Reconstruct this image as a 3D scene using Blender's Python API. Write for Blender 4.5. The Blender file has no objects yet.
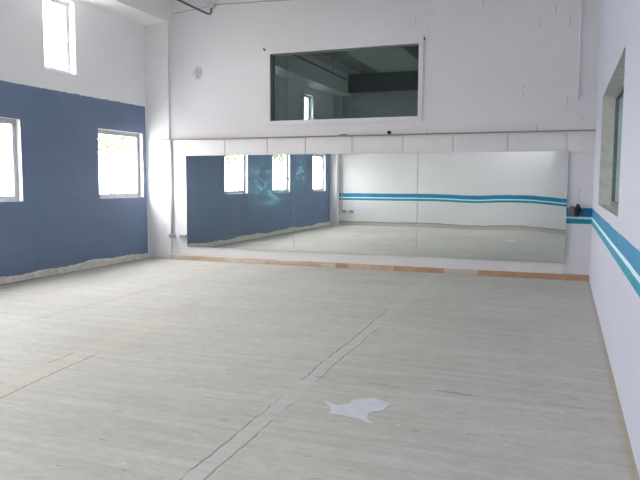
import bpy, bmesh, math, random
from mathutils import Vector, Matrix
random.seed(7)
C = bpy.context.scene
COL = C.collection

# ------------------------------------------------------------------ room size (metres)
XL, XR = -8.154, 0.437          # left / right wall faces
YB, YF = -0.22, 11.36           # back / far wall faces
ZC = 5.52                       # ceiling slab
SKY = 29.0

# ------------------------------------------------------------------ node helper
class NT:
    def __init__(s, name):
        s.m = bpy.data.materials.new(name); s.m.use_nodes = True
        s.t = s.m.node_tree; s.t.nodes.clear()
        s.out = s.t.nodes.new('ShaderNodeOutputMaterial')
        s._pos = None
    def n(s, kind, **kw):
        nd = s.t.nodes.new(kind)
        for k, v in kw.items(): setattr(nd, k, v)
        return nd
    def put(s, sock, v):
        if v is None: return
        if hasattr(v, 'is_linked') or isinstance(v, bpy.types.NodeSocket): s.t.links.new(v, sock)
        elif isinstance(v, (tuple, list)):
            v = tuple(v)
            if sock.type == 'RGBA' and len(v) == 3: v = v + (1,)
            sock.default_value = v
        else: sock.default_value = v
    def math(s, op, a, b=None, c=None, clamp=False):
        nd = s.n('ShaderNodeMath', operation=op, use_clamp=clamp)
        s.put(nd.inputs[0], a)
        if b is not None: s.put(nd.inputs[1], b)
        if c is not None: s.put(nd.inputs[2], c)
        return nd.outputs[0]
    def add(s, a, b): return s.math('ADD', a, b)
    def sub(s, a, b): return s.math('SUBTRACT', a, b)
    def mul(s, a, b): return s.math('MULTIPLY', a, b)
    def gt(s, a, b): return s.math('GREATER_THAN', a, b)
    def lt(s, a, b): return s.math('LESS_THAN', a, b)
    def absv(s, a): return s.math('ABSOLUTE', a)
    def ss(s, v, lo, hi):            # smoothstep
        nd = s.n('ShaderNodeMapRange', interpolation_type='SMOOTHSTEP')
        s.put(nd.inputs[0], v); s.put(nd.inputs[1], lo); s.put(nd.inputs[2], hi)
        nd.inputs[3].default_value = 0; nd.inputs[4].default_value = 1
        return nd.outputs[0]
    def band(s, v, lo, hi): return s.mul(s.gt(v, lo), s.lt(v, hi))
    def pos(s):
        if s._pos is None:
            tc = s.n('ShaderNodeTexCoord'); sp = s.n('ShaderNodeSeparateXYZ')
            s.t.links.new(tc.outputs['Object'], sp.inputs[0])
            s._pos = (tc.outputs['Object'], sp.outputs[0], sp.outputs[1], sp.outputs[2])
        return s._pos
    def xyz(s, x, y, z):
        nd = s.n('ShaderNodeCombineXYZ')
        s.put(nd.inputs[0], x); s.put(nd.inputs[1], y); s.put(nd.inputs[2], z)
        return nd.outputs[0]
    def noise(s, scale, detail=3, rough=0.5, vec=None, stretch=None):
        nd = s.n('ShaderNodeTexNoise')
        nd.inputs['Scale'].default_value = scale; nd.inputs['Detail'].default_value = detail
        nd.inputs['Roughness'].default_value = rough
        v = vec if vec is not None else s.pos()[0]
        if stretch:
            mp = s.n('ShaderNodeMapping'); mp.inputs['Scale'].default_value = stretch
            s.t.links.new(v, mp.inputs[0]); v = mp.outputs[0]
        s.t.links.new(v, nd.inputs['Vector'])
        return nd.outputs[0]
    def mix(s, f, a, b):
        nd = s.n('ShaderNodeMix', data_type='RGBA')
        s.put(nd.inputs[0], f); s.put(nd.inputs[6], a); s.put(nd.inputs[7], b)
        return nd.outputs[2]
    def bump(s, h, strength=.3, dist=.01):
        nd = s.n('ShaderNodeBump'); nd.inputs['Strength'].default_value = strength
        nd.inputs['Distance'].default_value = dist; s.put(nd.inputs['Height'], h)
        return nd.outputs[0]
    def bsdf(s, color, rough=.8, metal=0, spec=.3, normal=None):
        nd = s.n('ShaderNodeBsdfPrincipled')
        s.put(nd.inputs['Base Color'], color); s.put(nd.inputs['Roughness'], rough)
        s.put(nd.inputs['Metallic'], metal); nd.inputs['Specular IOR Level'].default_value = spec
        if normal is not None: s.t.links.new(normal, nd.inputs['Normal'])
        return nd.outputs[0]
    def done(s, sh):
        s.t.links.new(sh, s.out.inputs['Surface']); return s.m

def lin(r, g, b):
    f = lambda c: (c/255/12.92) if c/255 <= .04045 else ((c/255+.055)/1.055)**2.4
    return (f(r), f(g), f(b))

def flat(name, col, rough=.6, metal=0, spec=.3, var=.08):
    t = NT(name)
    c2 = tuple(x*(1-var*2) for x in col)
    c = t.mix(t.ss(t.noise(9, 4), .3, .7), c2, col)
    return t.done(t.bsdf(c, rough, metal, spec))

WHITE = (.84, .84, .86)

def block_wall(name, axis, stripes=None, base=WHITE, marks=True, stain=None, blue=False):
    """painted concrete block wall; axis = which world axis runs along the wall (0 = x, 1 = y)"""
    t = NT(name); P, X, Y, Z = t.pos(); A = X if axis == 0 else Y
    v = t.xyz(A, Z, 0.0)
    br = t.n('ShaderNodeTexBrick', offset=.5)
    br.inputs['Scale'].default_value = 1; br.inputs['Mortar Size'].default_value = .005
    br.inputs['Mortar Smooth'].default_value = .4
    br.inputs['Brick Width'].default_value = .46; br.inputs['Row Height'].default_value = .215
    t.t.links.new(v, br.inputs['Vector'])
    mort = br.outputs['Fac']
    # here and there an upright joint is cracked open
    row = t.math('FLOOR', t.math('DIVIDE', Z, .215))
    half = t.mul(t.math('FRACT', t.mul(row, .5)), 1.0)
    u = t.add(t.math('DIVIDE', A, .46), half)
    fr_ = t.math('FRACT', u); cell = t.xyz(t.math('FLOOR', u), row, 3.0)
    wn = t.n('ShaderNodeTexWhiteNoise', noise_dimensions='3D'); t.t.links.new(cell, wn.inputs['Vector'])
    zr = t.math('FRACT', t.math('DIVIDE', Z, .215))
    jit = t.mul(t.sub(t.noise(8, 3, .6, vec=v), .5), .05)
    vert = t.sub(1.0, t.ss(t.absv(t.add(t.sub(fr_, .5), jit)), .008, .022))
    speck = t.mul(t.mul(vert, t.gt(wn.outputs['Value'], .80)), t.mul(t.ss(t.noise(9, 3, .7, vec=v), .40, .55), t.band(zr, .1, .95)))
    speck = t.mul(speck, t.ss(t.math('DIVIDE', A, 9.0), -.55, -.10))
    speck = t.math('MAXIMUM', speck, t.mul(t.mul(mort, .8), t.ss(t.noise(1.9, 3, .6, vec=v), .66, .70)))
    cloud = t.noise(.55, 4, .55, vec=v)
    fine = t.noise(14, 3, .6, vec=v)
    c = t.mix(t.ss(cloud, .3, .75), base, tuple(x*.95 for x in base))
    c = t.mix(t.mul(t.ss(fine, .5, .8), .18), c, tuple(x*.86 for x in base))
    c = t.mix(t.mul(mort, .07), c, (.55, .55, .54))
    if marks: c = t.mix(t.mul(speck, .55), c, (.22, .22, .23))
    if stain:                                   # grey rub mark where a fitting was taken off
        sx, sz = stain
        d = t.math('SQRT', t.add(t.math('POWER', t.mul(t.sub(A, sx), 1.25), 2.0), t.math('POWER', t.sub(Z, sz), 2.0)))
        mk = t.mul(t.sub(1.0, t.ss(d, .07, .17)), t.ss(t.noise(16, 3, .7, vec=v, stretch=(1.6, .7, 1)), .32, .55))
        c = t.mix(t.mul(mk, .8), c, (.33, .33, .34))
    rough = .55
    if stripes == 'back':
        zf = t.add(Z, t.mul(t.sub(t.noise(2.4, 4, .65, vec=v), .5), .10))
        c = t.mix(t.lt(zf, .125), c, (.50, .47, .41))
        c = t.mix(t.mul(t.sub(1.0, t.ss(t.absv(t.sub(zf, .13)), .008, .035)), .7), c, (.22, .19, .16))
    if stripes:
        wob = t.mul(t.sub(t.noise(2.2, 2, .5, vec=v), .5), .02)
        zz = t.add(Z, wob)
        up = t.band(zz, 1.047, 1.187); lo = t.band(zz, .93, 1.008); mid = t.band(zz, 1.008, 1.047)
        if stripes != 'all':
            k = t.gt(X, stripes) if stripes != 'back' else t.gt(X, -7.95)
            up = t.mul(up, k); lo = t.mul(lo, k); mid = t.mul(mid, k)
        pv = t.ss(t.noise(5, 4, .6, vec=v), .3, .7)
        c = t.mix(up, c, t.mix(pv, (.012, .205, .385), (.020, .25, .46)))
        c = t.mix(mid, c, (.62, .83, .90))
        c = t.mix(lo, c, t.mix(pv, (.012, .255, .345), (.022, .30, .41)))
    if blue:
        e = t.mul(t.sub(t.noise(3.2, 4, .65, vec=v), .5), .07)
        zz = t.add(Z, e)
        mk = t.mul(t.lt(zz, 3.136), t.lt(Y, YF-.06))
        pv = t.ss(t.noise(1.1, 4, .55, vec=v), .3, .72)
        navy = t.mix(pv, (.145, .205, .325), (.170, .235, .355))
        navy = t.mix(t.mul(mort, .25), navy, (.055, .10, .20))
        chips = t.ss(t.noise(11, 2, .5, vec=v), .735, .76)
        navy = t.mix(t.mul(chips, .5), navy, (.35, .40, .48))
        c = t.mix(mk, c, navy)
    h = t.add(t.mul(mort, -.7), t.add(t.mul(fine, .25), t.mul(t.noise(60, 2, .6, vec=v), .12)))
    return t.done(t.bsdf(c, rough, 0, .35, t.bump(h, .25, .006)))

def floor_mat():
    t = NT('bare_concrete'); P, X, Y, Z = t.pos()
    big = t.noise(.42, 4, .55); mid = t.noise(2.1, 4, .6)
    streak = t.noise(1.0, 5, .62, stretch=(.55, 9.0, 1)); streak2 = t.noise(1.0, 4, .6, stretch=(1.4, 34.0, 1))
    grit = t.noise(70, 3, .7)
    c = t.mix(t.ss(big, .32, .68), (.445, .442, .395), (.525, .522, .48))
    c = t.mix(t.mul(t.ss(mid, .45, .75), .35), c, (.44, .43, .39))
    c = t.mix(t.mul(t.ss(streak, .42, .68), .36), c, (.66, .66, .64))
    c = t.mix(t.mul(t.ss(streak2, .52, .75), .38), c, (.36, .35, .33))
    c = t.mix(t.mul(t.ss(grit, .48, .70), .55), c, (.36, .352, .295))
    mot = t.noise(11, 4, .7, stretch=(.8, 1.4, 1))
    mo2 = t.noise(4.2, 4, .65, stretch=(.7, 1.3, 1))
    c = t.mix(t.mul(t.ss(mo2, .50, .68), .30), c, (.40, .39, .34))
    c = t.mix(t.mul(t.ss(mot, .50, .70), .42), c, (.40, .385, .345))
    c = t.mix(t.mul(t.ss(mot, .50, .30), .22), c, (.70, .69, .66))
    # pinkish screed stains
    pk = t.ss(t.noise(.95, 3, .6, stretch=(1, 1.5, 1)), .60, .74)
    c = t.mix(t.mul(pk, .30), c, (.60, .47, .42))
    w = t.mul(t.sub(t.noise(1.3, 4, .6, stretch=(.2, 1, 1)), .5), .09)
    w2 = t.mul(t.sub(t.noise(9, 3, .6), .5), .03)
    def line(x0, half, lo, hi, col, amt, c, soft=.010, y0=-9, y1=99, k=0.0):
        d = t.absv(t.sub(t.add(t.sub(X, t.mul(Y, k)), t.add(w, w2)), x0))
        m = t.sub(1.0, t.ss(d, half, half+soft))
        dash = t.ss(t.noise(1.9, 4, .7, stretch=(.4, 1, 1), vec=t.xyz(t.add(X, x0*3.1), Y, 0.0)), lo, hi)
        m = t.mul(t.mul(m, dash), t.band(Y, y0, y1))
        return t.mix(t.mul(m, amt), c, col)
    # strips between the day joints, pale and pinkish
    c = line(-1.735, .05, .30, .50, (.60, .565, .56), .28, c, .06, k=-.031)
    c = line(-3.60, .10, .36, .55, (.62, .50, .43), .27, c, .14, k=-.11, y1=6.5)
    c = line(-5.70, .04, .35, .60, (.36, .35, .33), .40, c, .07)
    c = line(-4.30, .03, .40, .60, (.38, .37, .35), .35, c, .06, y0=6.0, k=-.03)
    c = line(-7.00, .03, .45, .60, (.36, .35, .33), .22, c, .09)
    # the joints themselves, broken dark cracks
    c = line(-1.79, .002, .36, .50, (.12, .10, .10), .72, c, .009, y1=7.8, k=-.031)
    c = line(-1.665, .002, .42, .54, (.13, .11, .11), .66, c, .008, y1=6.8, k=-.031)
    c = line(-3.42, .002, .34, .46, (.11, .105, .10), .75, c, .010, y1=4.75, k=-.125)
    c = line(-3.70, .003, .50, .60, (.30, .22, .19), .55, c, .03, y1=6.2, k=-.115)
    # one faint cross joint, right wall grime, brown shadow painted in under the left plaster band
    dy = t.absv(t.sub(t.add(Y, t.mul(t.sub(t.noise(2.2, 4, .6), .5), .12)), 4.83))
    m = t.mul(t.sub(1.0, t.ss(dy, .004, .03)), t.mul(t.ss(mid, .45, .6), t.gt(X, -1.9)))
    c = t.mix(t.mul(m, .6), c, (.22, .21, .20))
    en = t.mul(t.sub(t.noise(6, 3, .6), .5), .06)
    eR = t.sub(1.0, t.ss(t.add(t.sub(XR, X), en), .015, .07))
    c = t.mix(t.mul(eR, .6), c, (.42, .35, .24))
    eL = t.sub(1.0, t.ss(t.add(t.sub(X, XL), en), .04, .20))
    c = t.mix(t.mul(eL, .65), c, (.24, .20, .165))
    # small dark flecks and white paint spots
    fl = t.ss(t.noise(13, 2, .5, stretch=(.42, 2.0, 1)), .69, .73)
    c = t.mix(t.mul(fl, .50), c, (.17, .15, .14))
    sp = t.ss(t.noise(10.5, 1, .4, vec=t.xyz(t.add(X, 37.0), Y, 0.0)), .76, .80)
    c = t.mix(t.mul(sp, .5), c, (.78, .78, .78))
    h = t.add(t.mul(mid, .5), t.add(t.mul(grit, .3), t.mul(streak2, .4)))
    return t.done(t.bsdf(c, .72, 0, .3, t.bump(h, .25, .006)))

def ceiling_mat():
    t = NT('concrete_ceiling')
    P, X, Y, Z = t.pos()
    c = t.mix(t.ss(t.noise(.8, 4), .3, .7), (.30, .33, .31), (.40, .43, .40))
    c = t.mix(t.band(X, -7.6, -7.05), c, (.62, .64, .62))                     # paler strip beside the edge beam
    c = t.mix(t.band(X, -6.35, -4.55), c, (.70, .76, .66))                    # pale greenish zone between the beams
    c = t.mix(t.gt(X, -3.3), c, (.86, .86, .85))  # unseen right bay made whiter to bounce more light onto the left wall
    return t.done(t.bsdf(c, .85))

def mirror_mat():
    t = NT('silvered_mirror'); P, X, Y, Z = t.pos()
    n0 = t.noise(2.6, 3, .6)
    n1 = t.noise(3.6, 5, .66, vec=t.xyz(t.add(X, t.mul(n0, 1.1)), 0.0, t.add(Z, t.mul(n0, -.7))))
    def blob(x, z, rx, rz):
        d = t.math('SQRT', t.add(t.math('POWER', t.math('DIVIDE', t.sub(X, x), rx), 2.0), t.math('POWER', t.math('DIVIDE', t.sub(Z, z), rz), 2.0)))
        return t.sub(1.0, t.ss(d, .25, 1.0))
    b = t.math('MAXIMUM', blob(-5.28, 1.60, .95, .80), blob(-4.70, 1.80, .20, .55))
    b = t.math('MAXIMUM', b, t.mul(blob(-5.9, 1.42, .55, .30), .6))
    m = t.mul(b, t.ss(n1, .40, .62))
    m = t.math('MAXIMUM', t.add(t.mul(m, .42), t.mul(b, .03)), .012)
    g = t.bsdf((.78, .815, .785), .004, 1.0, .5)
    d = t.bsdf((.20, .48, .60), .7)
    mx = t.n('ShaderNodeMixShader'); t.put(mx.inputs[0], m)
    t.t.links.new(g, mx.inputs[1]); t.t.links.new(d, mx.inputs[2])
    return t.done(mx.outputs[0])

def glass_mat(name, tint=(1, 1, 1), boost=1.0):
    t = NT(name)
    tr = t.n('ShaderNodeBsdfTransparent'); tr.inputs[0].default_value = (*tint, 1)
    gl = t.n('ShaderNodeBsdfGlossy'); gl.inputs['Roughness'].default_value = .0
    gl.inputs['Color'].default_value = (.80, .98, 1.0, 1)
    fr = t.n('ShaderNodeFresnel'); fr.inputs[0].default_value = 1.5
    ge = t.n('ShaderNodeNewGeometry')
    f = t.mul(t.math('MULTIPLY', fr.outputs[0], boost, clamp=True), t.sub(1.0, ge.outputs['Backfacing']))
    mx = t.n('ShaderNodeMixShader'); t.put(mx.inputs[0], f)
    t.t.links.new(tr.outputs[0], mx.inputs[1]); t.t.links.new(gl.outputs[0], mx.inputs[2])
    return t.done(mx.outputs[0])

def baseboard_mat():
    t = NT('worn_brown_skirting'); P, X, Y, Z = t.pos()
    n = t.noise(1.2, 4, .65, vec=t.xyz(X, 0.0, t.mul(Z, 4.0))); n2 = t.noise(5, 4, .65)
    c = t.mix(t.ss(n2, .3, .7), (.47, .35, .24), (.56, .46, .34))       # pale tan, painted over
    o = t.math('MAXIMUM', t.band(X, -2.85, -1.93), t.math('MAXIMUM', t.band(X, -3.95, -3.72), t.mul(t.gt(X, -1.35), 1.0)))
    c = t.mix(t.mul(o, t.ss(n2, .25, .5)), c, t.mix(t.ss(n, .4, .6), (.47, .27, .165), (.40, .26, .175)))
    g = t.band(X, -1.93, -1.35)
    c = t.mix(t.mul(g, .8), c, (.52, .48, .43))
    ps = t.mul(t.lt(X, -4.0), t.ss(n, .45, .6))
    c = t.mix(t.mul(ps, .7), c, (.66, .62, .54))
    return t.done(t.bsdf(c, .7))

def plaster_mat():
    t = NT('bare_plaster_band')
    c = t.mix(t.ss(t.noise(7, 5, .65), .35, .7), (.76, .74, .70), (.58, .545, .49))
    return t.done(t.bsdf(c, .85, normal=t.bump(t.noise(25, 4, .6), .4, .01)))

def ledge_mat():
    t = NT('ledge_wood')
    n = t.noise(3, 4, .6, stretch=(.6, 8, 12))
    c = t.mix(t.ss(n, .3, .7), (.36, .25, .22), (.46, .35, .31))
    return t.done(t.bsdf(c, .6))

M_far = block_wall('far_wall_paint', 0, stripes=.02, stain=(-6.92, 3.76), base=(.70, .70, .72))
M_back = block_wall('back_wall_paint', 0, stripes='back', marks=False, base=(.70, .70, .72))
M_left = block_wall('left_wall_paint', 1, blue=True, marks=False, base=(.93, .93, .955))
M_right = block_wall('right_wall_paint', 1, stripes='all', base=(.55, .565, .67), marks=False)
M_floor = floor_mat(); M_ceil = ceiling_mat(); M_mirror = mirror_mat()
M_pane = glass_mat('clear_window_glass'); M_mid_pane = glass_mat('grey_interior_glass', (.9, .95, .93), 2.0); M_dark_pane = glass_mat('dark_interior_glass', (.75, .85, .85), 4.0)
M_trimw = flat('white_gloss_paint', (.82, .82, .835), .45, var=.02)
M_panel = flat('white_board_paint', (.70, .695, .70), .5, var=.02)
M_alu = flat('grey_window_frame', (.42, .43, .47), .45, .1)
M_jamb = flat('grey_green_jamb_paint', (.68, .69, .67), .6)
M_beam = flat('bare_concrete_beam', (.24, .26, .25), .85)
M_beampaint = flat('white_beam_paint', (.91, .91, .89), .6, var=.02)
M_lightframe = flat('pale_window_frame', (.66, .66, .68), .5)
M_darkframe = flat('dark_grey_frame', (.20, .21, .22), .5)
M_base = baseboard_mat(); M_plaster = plaster_mat(); M_ledge = ledge_mat()
M_pipe = flat('dark_steel', (.17, .17, .18), .5, .5)
M_pvc = flat('painted_conduit', (.64, .64, .66), .5)
M_box = flat('grey_electrical_box', (.44, .44, .47), .5)
M_hook = flat('dark_hook', (.10, .10, .11), .5)
M_socket = flat('socket_slots', (.24, .24, .26), .5)
M_black = flat('black_plastic', (.018, .02, .022), .35)
M_grey = flat('dark_grey_plastic', (.17, .17, .185), .4)
M_cable = flat('grey_cable', (.33, .33, .34), .6)
M_splash = flat('white_paint_spill', (.62, .645, .69), .5, var=.05)
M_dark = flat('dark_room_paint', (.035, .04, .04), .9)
M_dimroom = flat('grey_room_paint', (.62, .63, .60), .9)
M_ground = flat('pale_yard_concrete', (.46, .46, .45), .95)
M_bark = flat('bark', (.34, .31, .26), .9)
M_leaf = flat('leaf', (.13, .16, .085), .7)

# ------------------------------------------------------------------ mesh helpers
def box(bm, x0, x1, y0, y1, z0, z1, mi=0):
    v = [bm.verts.new(p) for p in ((x0,y0,z0),(x1,y0,z0),(x1,y1,z0),(x0,y1,z0),(x0,y0,z1),(x1,y0,z1),(x1,y1,z1),(x0,y1,z1))]
    for q in ((0,3,2,1),(4,5,6,7),(0,1,5,4),(1,2,6,5),(2,3,7,6),(3,0,4,7)):
        f = bm.faces.new([v[i] for i in q]); f.material_index = mi

def tube(bm, pts, r, seg=12, cap=True):
    pts = [Vector(p) for p in pts]; rings = []
    up = None
    for i, p in enumerate(pts):
        d = (pts[min(i+1, len(pts)-1)] - pts[max(i-1, 0)]).normalized()
        if up is None:
            up = Vector((0,0,1)) if abs(d.z) < .9 else Vector((1,0,0))
        a = d.cross(up).normalized(); b = a.cross(d).normalized(); up = b
        rings.append([bm.verts.new(p + a*r*math.cos(2*math.pi*k/seg) + b*r*math.sin(2*math.pi*k/seg)) for k in range(seg)])
    for i in range(len(rings)-1):
        for k in range(seg):
            f = bm.faces.new((rings[i][k], rings[i][(k+1)%seg], rings[i+1][(k+1)%seg], rings[i+1][k])); f.smooth = True
    if cap:
        bm.faces.new(rings[0]); bm.faces.new(rings[-1][::-1])

def build(name, bm, mats, parent=None, bevel=0, loc=None):
    bmesh.ops.recalc_face_normals(bm, faces=bm.faces)
    me = bpy.data.meshes.new(name)
    if loc is not None:
        bmesh.ops.translate(bm, vec=-Vector(loc), verts=bm.verts)
    bm.to_mesh(me); bm.free()
    for m in (mats if isinstance(mats, (list, tuple)) else [mats]): me.materials.append(m)
    o = bpy.data.objects.new(name, me); COL.objects.link(o)
    if loc is not None: o.location = loc
    if parent is not None: o.parent = parent
    if bevel:
        md = o.modifiers.new('bevel', 'BEVEL'); md.width = bevel; md.segments = 2; md.limit_method = 'ANGLE'
    return o

def empty(name, loc):
    o = bpy.data.objects.new(name, None); COL.objects.link(o); o.location = loc; o.empty_display_size = .1
    return o

def part(name, bm, mats, root, bevel=0):
    """part built in world coordinates, parented to a thing standing at root.location"""
    o = build(name, bm, mats, None, bevel, loc=root.location.copy())
    o.parent = root; o.location = (0,0,0)
    return o

def tag(o, label, cat, group=None):
    o['label'] = label; o['category'] = cat
    if group: o['group'] = group
    return o

def structure(o): o['kind'] = 'structure'; return o

def wall(name, axis, face, thick, a0, a1, z0, z1, holes, mats):
    """wall with real openings. axis 0: wall runs along x at y=face; axis 1: runs along y at x=face.
    thick is signed (away from the room). Reveal faces get material 1."""
    bm = bmesh.new()
    As = sorted({a0, a1, *[h[0] for h in holes], *[h[1] for h in holes]})
    Zs = sorted({z0, z1, *[h[2] for h in holes], *[h[3] for h in holes]})
    def hole(a, z): return any(h[0] < a < h[1] and h[2] < z < h[3] for h in holes)
    cache = {}
    def V(a, z, d):
        k = (round(a,4), round(z,4), d)
        if k not in cache:
            t = face + thick*d
            cache[k] = bm.verts.new((a, t, z) if axis == 0 else (t, a, z))
        return cache[k]
    def solid(i, j):
        return 0 <= i < len(As)-1 and 0 <= j < len(Zs)-1 and not hole((As[i]+As[i+1])/2, (Zs[j]+Zs[j+1])/2)
    for i in range(len(As)-1):
        for j in range(len(Zs)-1):
            if not solid(i, j): continue
            A0, A1, Z0, Z1 = As[i], As[i+1], Zs[j], Zs[j+1]
            for d in (0, 1): bm.faces.new((V(A0,Z0,d), V(A1,Z0,d), V(A1,Z1,d), V(A0,Z1,d)))
            for (di, dj, p, q) in ((-1,0,(A0,Z0),(A0,Z1)), (1,0,(A1,Z0),(A1,Z1)), (0,-1,(A0,Z0),(A1,Z0)), (0,1,(A0,Z1),(A1,Z1))):
                if not solid(i+di, j+dj):
                    f = bm.faces.new((V(*p,0), V(*q,0), V(*q,1), V(*p,1))); f.material_index = 1
    return structure(build(name, bm, mats))

# ------------------------------------------------------------------ shell
low = [(9.836, 11.188), (6.718, 8.000), (3.805, 5.087), (.563, 1.797)]
high = [(8.575, 9.303), (5.44, 6.17), (2.08, 2.90)]
LZ = (1.277, 2.580); HZ = [(3.478, 4.72), (3.478, 4.52), (3.478, 4.52)]
wall('wall_left', 1, XL, -.22, YB-.2, YF+.2, -.1, ZC+.1, [(a,b,*LZ) for a,b in low] + [(a,b,*z) for (a,b),z in zip(high, HZ)], [M_left, M_trimw])
rfill = [(.30, 2.05)]; RZ = (3.62, 4.72)  # added window out of view, brightens the left wall and edge beam
OW = (6.016, 9.436, 1.309, 2.742)
wall('wall_right', 1, XR, .25, YB-.2, YF+.2, -.1, ZC+.1, [OW] + [(a,b,*RZ) for a,b in rfill], [M_right, M_jamb])
UW = (-5.329, -2.4635, 2.7625, 4.023)
wall('wall_far', 0, YF, .25, XL, XR, -.1, ZC+.1, [UW], [M_far, M_darkframe])
wall('wall_back', 0, YB, -.2, XL, XR, -.1, ZC+.1, [], [M_back, M_trimw])

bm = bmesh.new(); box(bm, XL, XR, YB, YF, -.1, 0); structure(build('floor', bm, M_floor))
bm = bmesh.new(); box(bm, XL, XR, YB, YF, ZC, ZC+.1)
structure(build('ceiling', bm, M_ceil))
bm = bmesh.new(); box(bm, XL, -7.545, YB, YF, 4.785, ZC); structure(build('trim_4', bm, M_beampaint))   # edge beam over the left wall
bm = bmesh.new(); box(bm, -3.87, -3.30, YB, YF, 4.93, ZC); structure(build('trim_5', bm, M_beam))   # middle beam
bm = bmesh.new(); box(bm, -7.545, -3.87, YB, YB+.35, 4.90, ZC); box(bm, -3.30, XR, YB, YB+.35, 4.90, ZC); structure(build('trim_6', bm, M_beam))   # beam on the back wall
# corner piers under the edge beam
bm = bmesh.new(); box(bm, XL, -7.600, YF-.035, YF, 0, 4.785); structure(build('trim_1', bm, M_trimw, bevel=.006))
bm = bmesh.new(); box(bm, XL, -7.880, YB, YB+.30, 0, 4.785); structure(build('trim_2', bm, M_trimw, bevel=.006))
# white backing boards behind the mirrors with open joints above
bm = bmesh.new()
xs = [-7.215, -6.315, -5.385, -4.593, -3.67, -2.714, -1.828, -.916, .014, XR]
for a, b in zip(xs[:-1], xs[1:]):
    box(bm, a+.007, b-.007 if b < XR else b, YF-.030, YF, 2.10, 2.435)
box(bm, -7.215, .03, YF-.030, YF, .085, 2.10)
structure(build('trim_3', bm, M_panel, bevel=.003))

# bare plaster band along the foot of the navy wall (irregular edge)
bm = bmesh.new(); prev = None; N = 260
for i in range(N+1):
    y = YB + (YF-.035-YB)*i/N
    hgt = .118 + .018*math.sin(y*2.1) + .012*math.sin(y*5.3+1) + random.uniform(-.009, .009)
    tk = .022 + random.uniform(-.004, .004)
    r = [bm.verts.new(p) for p in ((XL, y, 0), (XL+tk+.012, y, 0), (XL+tk, y, hgt*.75), (XL+.006, y, hgt), (XL, y, hgt))]
    if prev:
        for k in range(4): bm.faces.new((prev[k], prev[k+1], r[k+1], r[k]))
    prev = r
structure(build('baseboard_left', bm, M_plaster))
bm = bmesh.new(); box(bm, -7.600, XR, YF-.085, YF, 0, .088); structure(build('baseboard_far', bm, M_base, bevel=.006))

# ------------------------------------------------------------------ windows
def window(n, axis, face, a0, a1, z0, z1, setback, fw, fmat, pmat, out, fd=.05, label=None):
    root = empty('window_%d' % n, ((a0+a1)/2, face+out*setback, z0) if axis == 0 else (face+out*setback, (a0+a1)/2, z0))
    structure(root)
    if label: root['label'] = label
    d0, d1 = sorted((face+out*setback, face+out*(setback+fd)))
    def bb(bm, A0, A1, Z0, Z1, D0=d0, D1=d1):
        if axis == 0: box(bm, A0, A1, D0, D1, Z0, Z1)
        else: box(bm, D0, D1, A0, A1, Z0, Z1)
    bm = bmesh.new()
    bb(bm, a0, a0+fw, z0, z1); bb(bm, a1-fw, a1, z0, z1)
    bb(bm, a0+fw, a1-fw, z0, z0+fw); bb(bm, a0+fw, a1-fw, z1-fw, z1)
    part('frame', bm, fmat, root)
    bm = bmesh.new(); m = (d0+d1)/2
    bb(bm, a0+fw, a1-fw, z0+fw, z1-fw, m-.003, m+.003)
    part('pane', bm, pmat, root)
    return root
n = 1
for a, b in low:
    window(n, 1, XL, a, b, *LZ, .085, .085, M_alu, M_pane, -1); n += 1
for (a, b), hz in zip(high, HZ):
    window(n, 1, XL, a, b, *hz, .13, .07, M_lightframe, M_pane, -1); n += 1
for a, b in rfill:  # unseen fill window near the camera
    window(n, 1, XR, a, b, *RZ, .13, .07, M_lightframe, M_pane, 1); n += 1
# dark interior window high in the far wall, with a white casing
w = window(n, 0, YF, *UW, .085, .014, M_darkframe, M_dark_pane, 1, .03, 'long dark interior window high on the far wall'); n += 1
bm = bmesh.new(); e = .085; y0, y1 = YF-.022, YF
box(bm, UW[0]-e, UW[0], y0, y1, UW[2]-e, UW[3]+e); box(bm, UW[1], UW[1]+e, y0, y1, UW[2]-e, UW[3]+e)
box(bm, UW[0], UW[1], y0, y1, UW[2]-e, UW[2]); box(bm, UW[0], UW[1], y0, y1, UW[3], UW[3]+e)
part('casing', bm, M_panel, w, .004)
# unlit room behind it
def room(name, x0, x1, y0, y1, z0, z1, mat, open_side):
    bm = bmesh.new(); t = .05
    if open_side != 'x-': box(bm, x0-t, x0, y0, y1, z0, z1)
    if open_side != 'x+': box(bm, x1, x1+t, y0, y1, z0, z1)
    if open_side != 'y-': box(bm, x0, x1, y0-t, y0, z0, z1)
    box(bm, x0, x1, y1, y1+t, z0, z1)
    box(bm, x0, x1, y0, y1, z0-t, z0); box(bm, x0, x1, y0, y1, z1, z1+t)
    return structure(build(name, bm, mat))
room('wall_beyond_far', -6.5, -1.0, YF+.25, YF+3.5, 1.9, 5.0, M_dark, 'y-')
# interior window in the right wall
window(n, 1, XR, *OW, .155, .05, M_darkframe, M_mid_pane, 1, .05, 'grey recessed window in the right wall'); n += 1
room('wall_beyond_right', XR+.25, XR+3.0, 4.5, 11.0, 0, 3.2, M_dimroom, 'x-')

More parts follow.
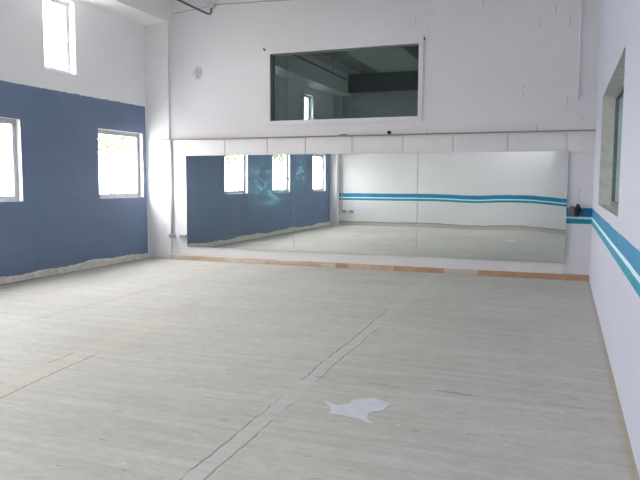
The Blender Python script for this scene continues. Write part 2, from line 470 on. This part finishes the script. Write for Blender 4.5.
# ------------------------------------------------------------------ mirrors
def mirror(x0, x1, tilt, label):
    z0, z1 = .274, 2.118
    bm = bmesh.new(); nx, nz = 24, 2
    yb = YF - .0345; g = []
    for i in range(nx+1):
        x = x0 + (x1-x0)*i/nx; k = tilt((x-x0)/(x1-x0)); row = []
        for j in range(nz+1):
            z = z0 + (z1-z0)*j/nz
            row.append(bm.verts.new((x, yb - .018 + k*(z-z0), z)))
        g.append(row)
    for i in range(nx):
        for j in range(nz):
            f = bm.faces.new((g[i][j], g[i+1][j], g[i+1][j+1], g[i][j+1])); f.smooth = True
    me_front = list(bm.faces)
    bk = [[bm.verts.new((v.co.x, yb, v.co.z)) for v in row] for row in g]
    for i in range(nx):
        for j in range(nz):
            f = bm.faces.new((bk[i][j], bk[i][j+1], bk[i+1][j+1], bk[i+1][j])); f.material_index = 1
    for i in range(nx):
        for j, s in ((0, 1), (nz, -1)):
            f = bm.faces.new((g[i][j], bk[i][j], bk[i+1][j], g[i+1][j])); f.material_index = 1
    for j in range(nz):
        for i in (0, nx):
            f = bm.faces.new((g[i][j], g[i][j+1], bk[i][j+1], bk[i][j])); f.material_index = 1
    o = build('mirror_panel', bm, [M_mirror, M_box])
    o.data.set_sharp_from_angle(angle=math.radians(40))
    return tag(o, label, 'mirror', 'large wall mirrors')
def wobble(u):                                  # the right sheet is not quite flat
    K = [(0, 0), (.15, 0), (.25, .5), (.36, 1.3), (.44, 1.2), (.60, .2), (.75, .3), (.88, 1.6), (1, 3.6)]
    for (a, p), (b, q) in zip(K[:-1], K[1:]):
        if u <= b:
            k = (u-a)/(b-a); k = k*k*(3-2*k); return (p + (q-p)*k)/642
    return K[-1][1]/642
mirror(-7.200, -4.822, lambda u: 0.0, 'left frameless wall mirror, nearest the navy wall, smudged, reflecting windows')
mirror(-4.816, -2.438, lambda u: 0.0, 'middle frameless wall mirror between the other two mirrors')
mirror(-2.432, .048, wobble, 'right frameless wall mirror, nearest the right wall, ending at the teal stripe')

# ------------------------------------------------------------------ ledge and small things on it
bm = bmesh.new(); box(bm, -7.85, XR, YF-.105, YF, 2.441, 2.455)
# the left end is notched round the pier
lo = build('wooden_ledge', bm, M_ledge, bevel=.003)
tag(lo, 'long thin brown wooden ledge running above the mirrors', 'ledge')
bm = bmesh.new()
bmesh.ops.create_uvsphere(bm, u_segments=14, v_segments=8, radius=.036, matrix=Matrix.Translation((-2.964, YF-.06, 2.489)) @ Matrix.Diagonal((1.1, 1, .85, 1)))
for f in bm.faces: f.smooth = True
tag(build('black_knob', bm, M_black), 'small round black lump on the ledge below the dark window', 'knob')
bm = bmesh.new(); 
for dx, s in ((0, 1), (.035, .8), (-.045, .7)):
    bmesh.ops.create_icosphere(bm, subdivisions=2, radius=.03*s, matrix=Matrix.Translation((-3.83+dx*1.5, YF-.06, 2.455+.012*s)) @ Matrix.Diagonal((1.5, .8, .42, 1)))
tag(build('debris_scrap', bm, M_grey), 'flat dark grey scrap lying on the ledge left of the black lump', 'scrap')

# ------------------------------------------------------------------ services on the far wall
root = tag(empty('ceiling_pipe', (-6.585, YF-.09, 4.84)), 'dark metal pipe hanging below the ceiling, hooked up at the far wall', 'pipe')
bm = bmesh.new()
pts = [(-6.585, YB+.36, 4.84)] + [(-6.585, y, 4.84) for y in (2, 4, 6, 8, 10, 11.1)]
pts += [(-6.585, 11.20, 4.842), (-6.583, 11.27, 4.858), (-6.578, 11.305, 4.895), (-6.575, 11.315, 4.985)]
tube(bm, pts, .019); part('pipe', bm, M_pipe, root)
for y in (1.5, 4.5, 7.5):
    bm = bmesh.new(); tube(bm, [(-6.585, y, 4.866), (-6.585, y, ZC)], .008, 8); part('hanger', bm, M_pipe, root)
root = tag(empty('junction_box', (-6.575, YF, 5.05)), 'round grey junction box on the far wall above the pipe end', 'junction box')
bm = bmesh.new()
tube(bm, [(-6.575, YF-.065, 5.05), (-6.575, YF, 5.05)], .075, 20); part('body', bm, M_pvc, root, .006)
bm = bmesh.new(); tube(bm, [(-6.575, YF-.074, 5.05), (-6.575, YF-.065, 5.05)], .06, 20); part('cover', bm, M_pvc, root)
bm = bmesh.new(); pts = []
for i in range(21):
    x = -7.45 + (-6.66+7.45)*i/20; pts.append((x, YF-.012, 4.955 + .07*(i/20) + .004*math.sin(i)))
tube(bm, pts, .006, 8)
tag(build('wall_cable', bm, M_cable), 'short grey cable on the far wall left of the junction box', 'cable')
bm = bmesh.new(); pts = []
for i in range(41):
    x = -6.49 + (XR-.02+6.49)*i/40; pts.append((x, YF-.013, 5.045 - .036*(x+6.49) + .003*math.sin(i*1.3)))
tube(bm, pts, .008, 8)
tag(build('wall_cable', bm, M_cable), 'long grey cable running right along the far wall from the junction box', 'cable')

def conduit(x, y, z0, z1, r, label, mat=M_pvc, clips=()):
    root = tag(empty('wall_conduit', (x, y, z0)), label, 'conduit')
    bm = bmesh.new(); tube(bm, [(x, y, z0), (x, y, z1)], r); part('tube', bm, mat, root)
    for z in clips:
        bm = bmesh.new(); s = 1 if y > 5 else -1
        box(bm, x-r*2.2, x+r*2.2, min(y, y+s*r), max(y, y+s*r), z-.012, z+.012); part('clip', bm, mat, root)
    return root
conduit(-7.572, YF-.026, .52, 2.437, .019, 'white conduit dropping from the ledge to outlet boxes beside left mirror', clips=(1.1, 1.9))
conduit(.150, YF-.020, 2.95, 5.4, .014, 'thin painted conduit high on the far wall near the right corner', M_trimw, (3.4, 4.3))
conduit(-7.770, YB+.026, .56, 4.88, .019, 'white conduit on the back wall, seen in the middle mirror', clips=(1.4, 3.0))

def outlet(x, z, y, s, label):
    """s = +1: box sits on the far wall, -1: on the back wall"""
    root = tag(empty('outlet_box', (x, y, z)), label, 'outlet', 'wall outlet boxes')
    def bb(bm, x0, x1, d0, d1, z0, z1): box(bm, x0, x1, min(y-s*d0, y-s*d1), max(y-s*d0, y-s*d1), z0, z1)
    bm = bmesh.new(); bb(bm, x-.072, x+.072, 0, .05, z-.045, z+.045); part('back_box', bm, M_box, root, .006)
    bm = bmesh.new(); bb(bm, x-.066, x+.066, .05, .058, z-.040, z+.040); cv = part('cover_plate', bm, M_box, root, .003)
    for dx in (-.03, .03):
        bm = bmesh.new(); bb(bm, x+dx-.018, x+dx+.018, .058, .061, z-.016, z+.016)
        so = build('socket', bm, M_socket, None, 0, loc=root.location.copy()); so.parent = cv; so.location = (0,0,0)
outlet(-7.600+.03, .474, YF-.0, 1, 'left grey outlet box at the foot of the white conduit by left mirror')
outlet(-7.310, .470, YF-.0, 1, 'right grey outlet box low on the wall touching the left mirror edge')
outlet(-7.690, .516, YB, -1, 'outlet box on the back wall under its conduit, seen in middle mirror')
outlet(-7.400, .516, YB, -1, 'outlet box on the back wall right of another box, seen in middle mirror')

# dark device fixed at the right mirror's edge
root = tag(empty('wall_device', (.17, YF, 1.045)), 'dark grey and black boxy device at the right mirror edge over the teal stripe', 'device')
bm = bmesh.new()
prof = []
for k in range(13):
    a = math.pi/2 + math.pi*k/12
    prof.append((.125 + .055*math.cos(a), 1.14 + .088*math.sin(a)))
prof += [(.165, 1.052), (.165, 1.228)]
fr = [bm.verts.new((x, YF-.15, z)) for x, z in prof]; bk = [bm.verts.new((x, YF-.052, z)) for x, z in prof]
bm.faces.new(fr); bm.faces.new(bk[::-1])
for i in range(len(prof)):
    j = (i+1) % len(prof); bm.faces.new((fr[i], fr[j], bk[j], bk[i]))
part('housing', bm, M_grey, root, .008)
bm = bmesh.new(); box(bm, .165, .245, YF-.165, YF, 1.05, 1.215); part('cover', bm, M_black, root, .02)
bm = bmesh.new(); tube(bm, [(.20, YF-.13, 1.20), (.205, YF-.12, 1.245), (.225, YF-.07, 1.25), (.25, YF-.015, 1.20), (.258, YF-.012, 1.13)], .014, 10); part('cord', bm, M_black, root)
bm = bmesh.new(); box(bm, .275, .345, YF-.016, YF, 1.06, 1.19); sp = part('switch_plate', bm, flat('blue_painted_plate', (.03, .22, .38), .5), root, .004)

# dark hooks at the upper corners of the interior window
for x, z, lab in ((-5.440, 4.105, 'small dark hook at the upper left corner of the dark window'),
                  (-2.362, 4.085, 'small dark hook at the upper right corner of the dark window')):
    bm = bmesh.new()
    tube(bm, [(x, YF, z), (x, YF-.04, z), (x, YF-.055, z+.01), (x, YF-.058, z+.03)], .013, 8)
    tag(build('wall_hook', bm, M_hook), lab, 'hook', 'hooks beside the dark window')

# ------------------------------------------------------------------ white spill on the floor
pix = [(-1.589, 4.31),(-1.544, 4.279),(-1.49, 4.249),(-1.446, 4.26),(-1.397, 4.313),(-1.409, 4.38),(-1.375, 4.423),(-1.31, 4.463),(-1.259, 4.489),(-1.192, 4.451),(-1.125, 4.414),(-1.107, 4.398),(-1.126, 4.363),(-1.129, 4.321),(-1.15, 4.232),(-1.199, 4.213),(-1.217, 4.167),(-1.208, 4.107),(-1.186, 4.053),(-1.132, 4.011),(-1.136, 3.99),(-1.192, 4.009),(-1.229, 4.044),(-1.303, 4.052),(-1.362, 4.067),(-1.434, 4.065),(-1.478, 4.073),(-1.47, 4.121),(-1.502, 4.189),(-1.545, 4.244),(-1.584, 4.286)]
bm = bmesh.new(); ring = []
for i in range(len(pix)):
    a, b = Vector(pix[i]), Vector(pix[(i+1) % len(pix)])
    for k in range(4):
        p = a.lerp(b, k/4); j = .004 if k else 0
        ring.append((p.x+random.uniform(-j, j), p.y+random.uniform(-j, j)))
top = [bm.verts.new((x, y, .003)) for x, y in ring]; bot = [bm.verts.new((x, y, .0003)) for x, y in ring]
from mathutils.geometry import tessellate_polygon
for tri in tessellate_polygon([[Vector((x, y, 0)) for x, y in ring]]):
    bm.faces.new([top[i] for i in tri]); bm.faces.new([bot[i] for i in reversed(tri)])
for i in range(len(ring)):
    j = (i+1) % len(ring); bm.faces.new((top[i], top[j], bot[j], bot[i]))
tag(build('paint_spill', bm, M_splash), 'white dried paint spill on the bare concrete floor', 'spill')

# ------------------------------------------------------------------ outside
bm = bmesh.new(); box(bm, -70, XL-.22, -40, 60, -.3, -.15); structure(build('ground', bm, M_ground))
def tree(x, y, h, r, label):
    root = tag(empty('leafy_tree', (x, y, -.15)), label, 'tree', 'trees outside the windows')
    bm = bmesh.new(); tube(bm, [(x, y, -.15), (x+.1, y, h*.4), (x, y+.1, h*.75)], .16, 10); part('trunk', bm, M_bark, root)
    bm = bmesh.new()
    for i in range(900):
        while True:
            p = Vector((random.uniform(-1,1), random.uniform(-1,1), random.uniform(-1,1)))
            if .35 < p.length < 1: break
        c = Vector((x, y, h*.75)) + Vector((p.x*r, p.y*r, p.z*r*.75))
        s = random.uniform(.10, .22)
        q = Matrix.Rotation(random.uniform(0, 6.3), 3, 'Z') @ Matrix.Rotation(random.uniform(-1.2, 1.2), 3, 'X')
        vs = [bm.verts.new(c + q @ Vector(v)*s) for v in ((-1,0,0),(0,-.5,.1),(1,0,0),(0,.5,.1))]
        bm.faces.new(vs)
    cr = part('crown', bm, M_leaf, root)
tree(-17.6, 22.0, 5.0, 1.6, 'leafy green tree outside, seen through the window nearest the far wall')
tree(-17.0, -9.6, 4.7, 1.4, 'leafy green tree outside, seen only in the left mirror through its left window')
tree(-17.0, -16.2, 4.7, 1.3, 'leafy green tree outside, seen only in the left mirror through its right window')

# ------------------------------------------------------------------ light: overcast sky through the windows
W = bpy.data.worlds.new('overcast_sky'); C.world = W; W.use_nodes = True
nt = W.node_tree; nt.nodes.clear()
bg = nt.nodes.new('ShaderNodeBackground'); wo = nt.nodes.new('ShaderNodeOutputWorld')
bg.inputs[0].default_value = (1.0, .968, .978, 1); bg.inputs[1].default_value = SKY
nt.links.new(bg.outputs[0], wo.inputs[0])
def portal(name, a, b, z0, z1, side=-1):
    L = bpy.data.lights.new(name, 'AREA'); L.shape = 'RECTANGLE'; L.size = b-a; L.size_y = z1-z0
    L.cycles.is_portal = True
    o = bpy.data.objects.new(name, L); COL.objects.link(o)
    o.location = (XL-.215 if side < 0 else XR+.245, (a+b)/2, (z0+z1)/2); o.rotation_euler = (math.radians(90), 0, math.radians(90*side))
for a, b in low: portal('window_portal', a, b, *LZ)
for (a, b), hz in zip(high, HZ): portal('window_portal', a, b, *hz)

for a, b in rfill: portal('window_portal', a, b, *RZ, side=1)

# ------------------------------------------------------------------ camera
cd = bpy.data.cameras.new('camera'); cam = bpy.data.objects.new('camera', cd); COL.objects.link(cam)
R = Vector((.93503753, .35453243, .00340162)); U = Vector((-.03507114, .08294031, .99593721)); F = Vector((-.3528099, .93135797, -.08998616))
cam.matrix_world = Matrix(((R.x, U.x, -F.x, 0), (R.y, U.y, -F.y, 0), (R.z, U.z, -F.z, 1.6), (0, 0, 0, 1)))
cd.sensor_width = 36; cd.lens = 642.17*36/640; cd.clip_start = .02; cd.clip_end = 300
C.camera = cam

vs = C.view_settings
vs.view_transform = 'Standard'; vs.look = 'None'; vs.gamma = 1; vs.use_curve_mapping = False; vs.exposure = 0.0
cy = C.cycles
cy.max_bounces = 14; cy.diffuse_bounces = 9; cy.glossy_bounces = 6; cy.transparent_max_bounces = 12; cy.transmission_bounces = 6
cy.sample_clamp_indirect = 20; cy.caustics_reflective = True; cy.caustics_refractive = False; cy.blur_glossy = .5
cy.use_denoising = True
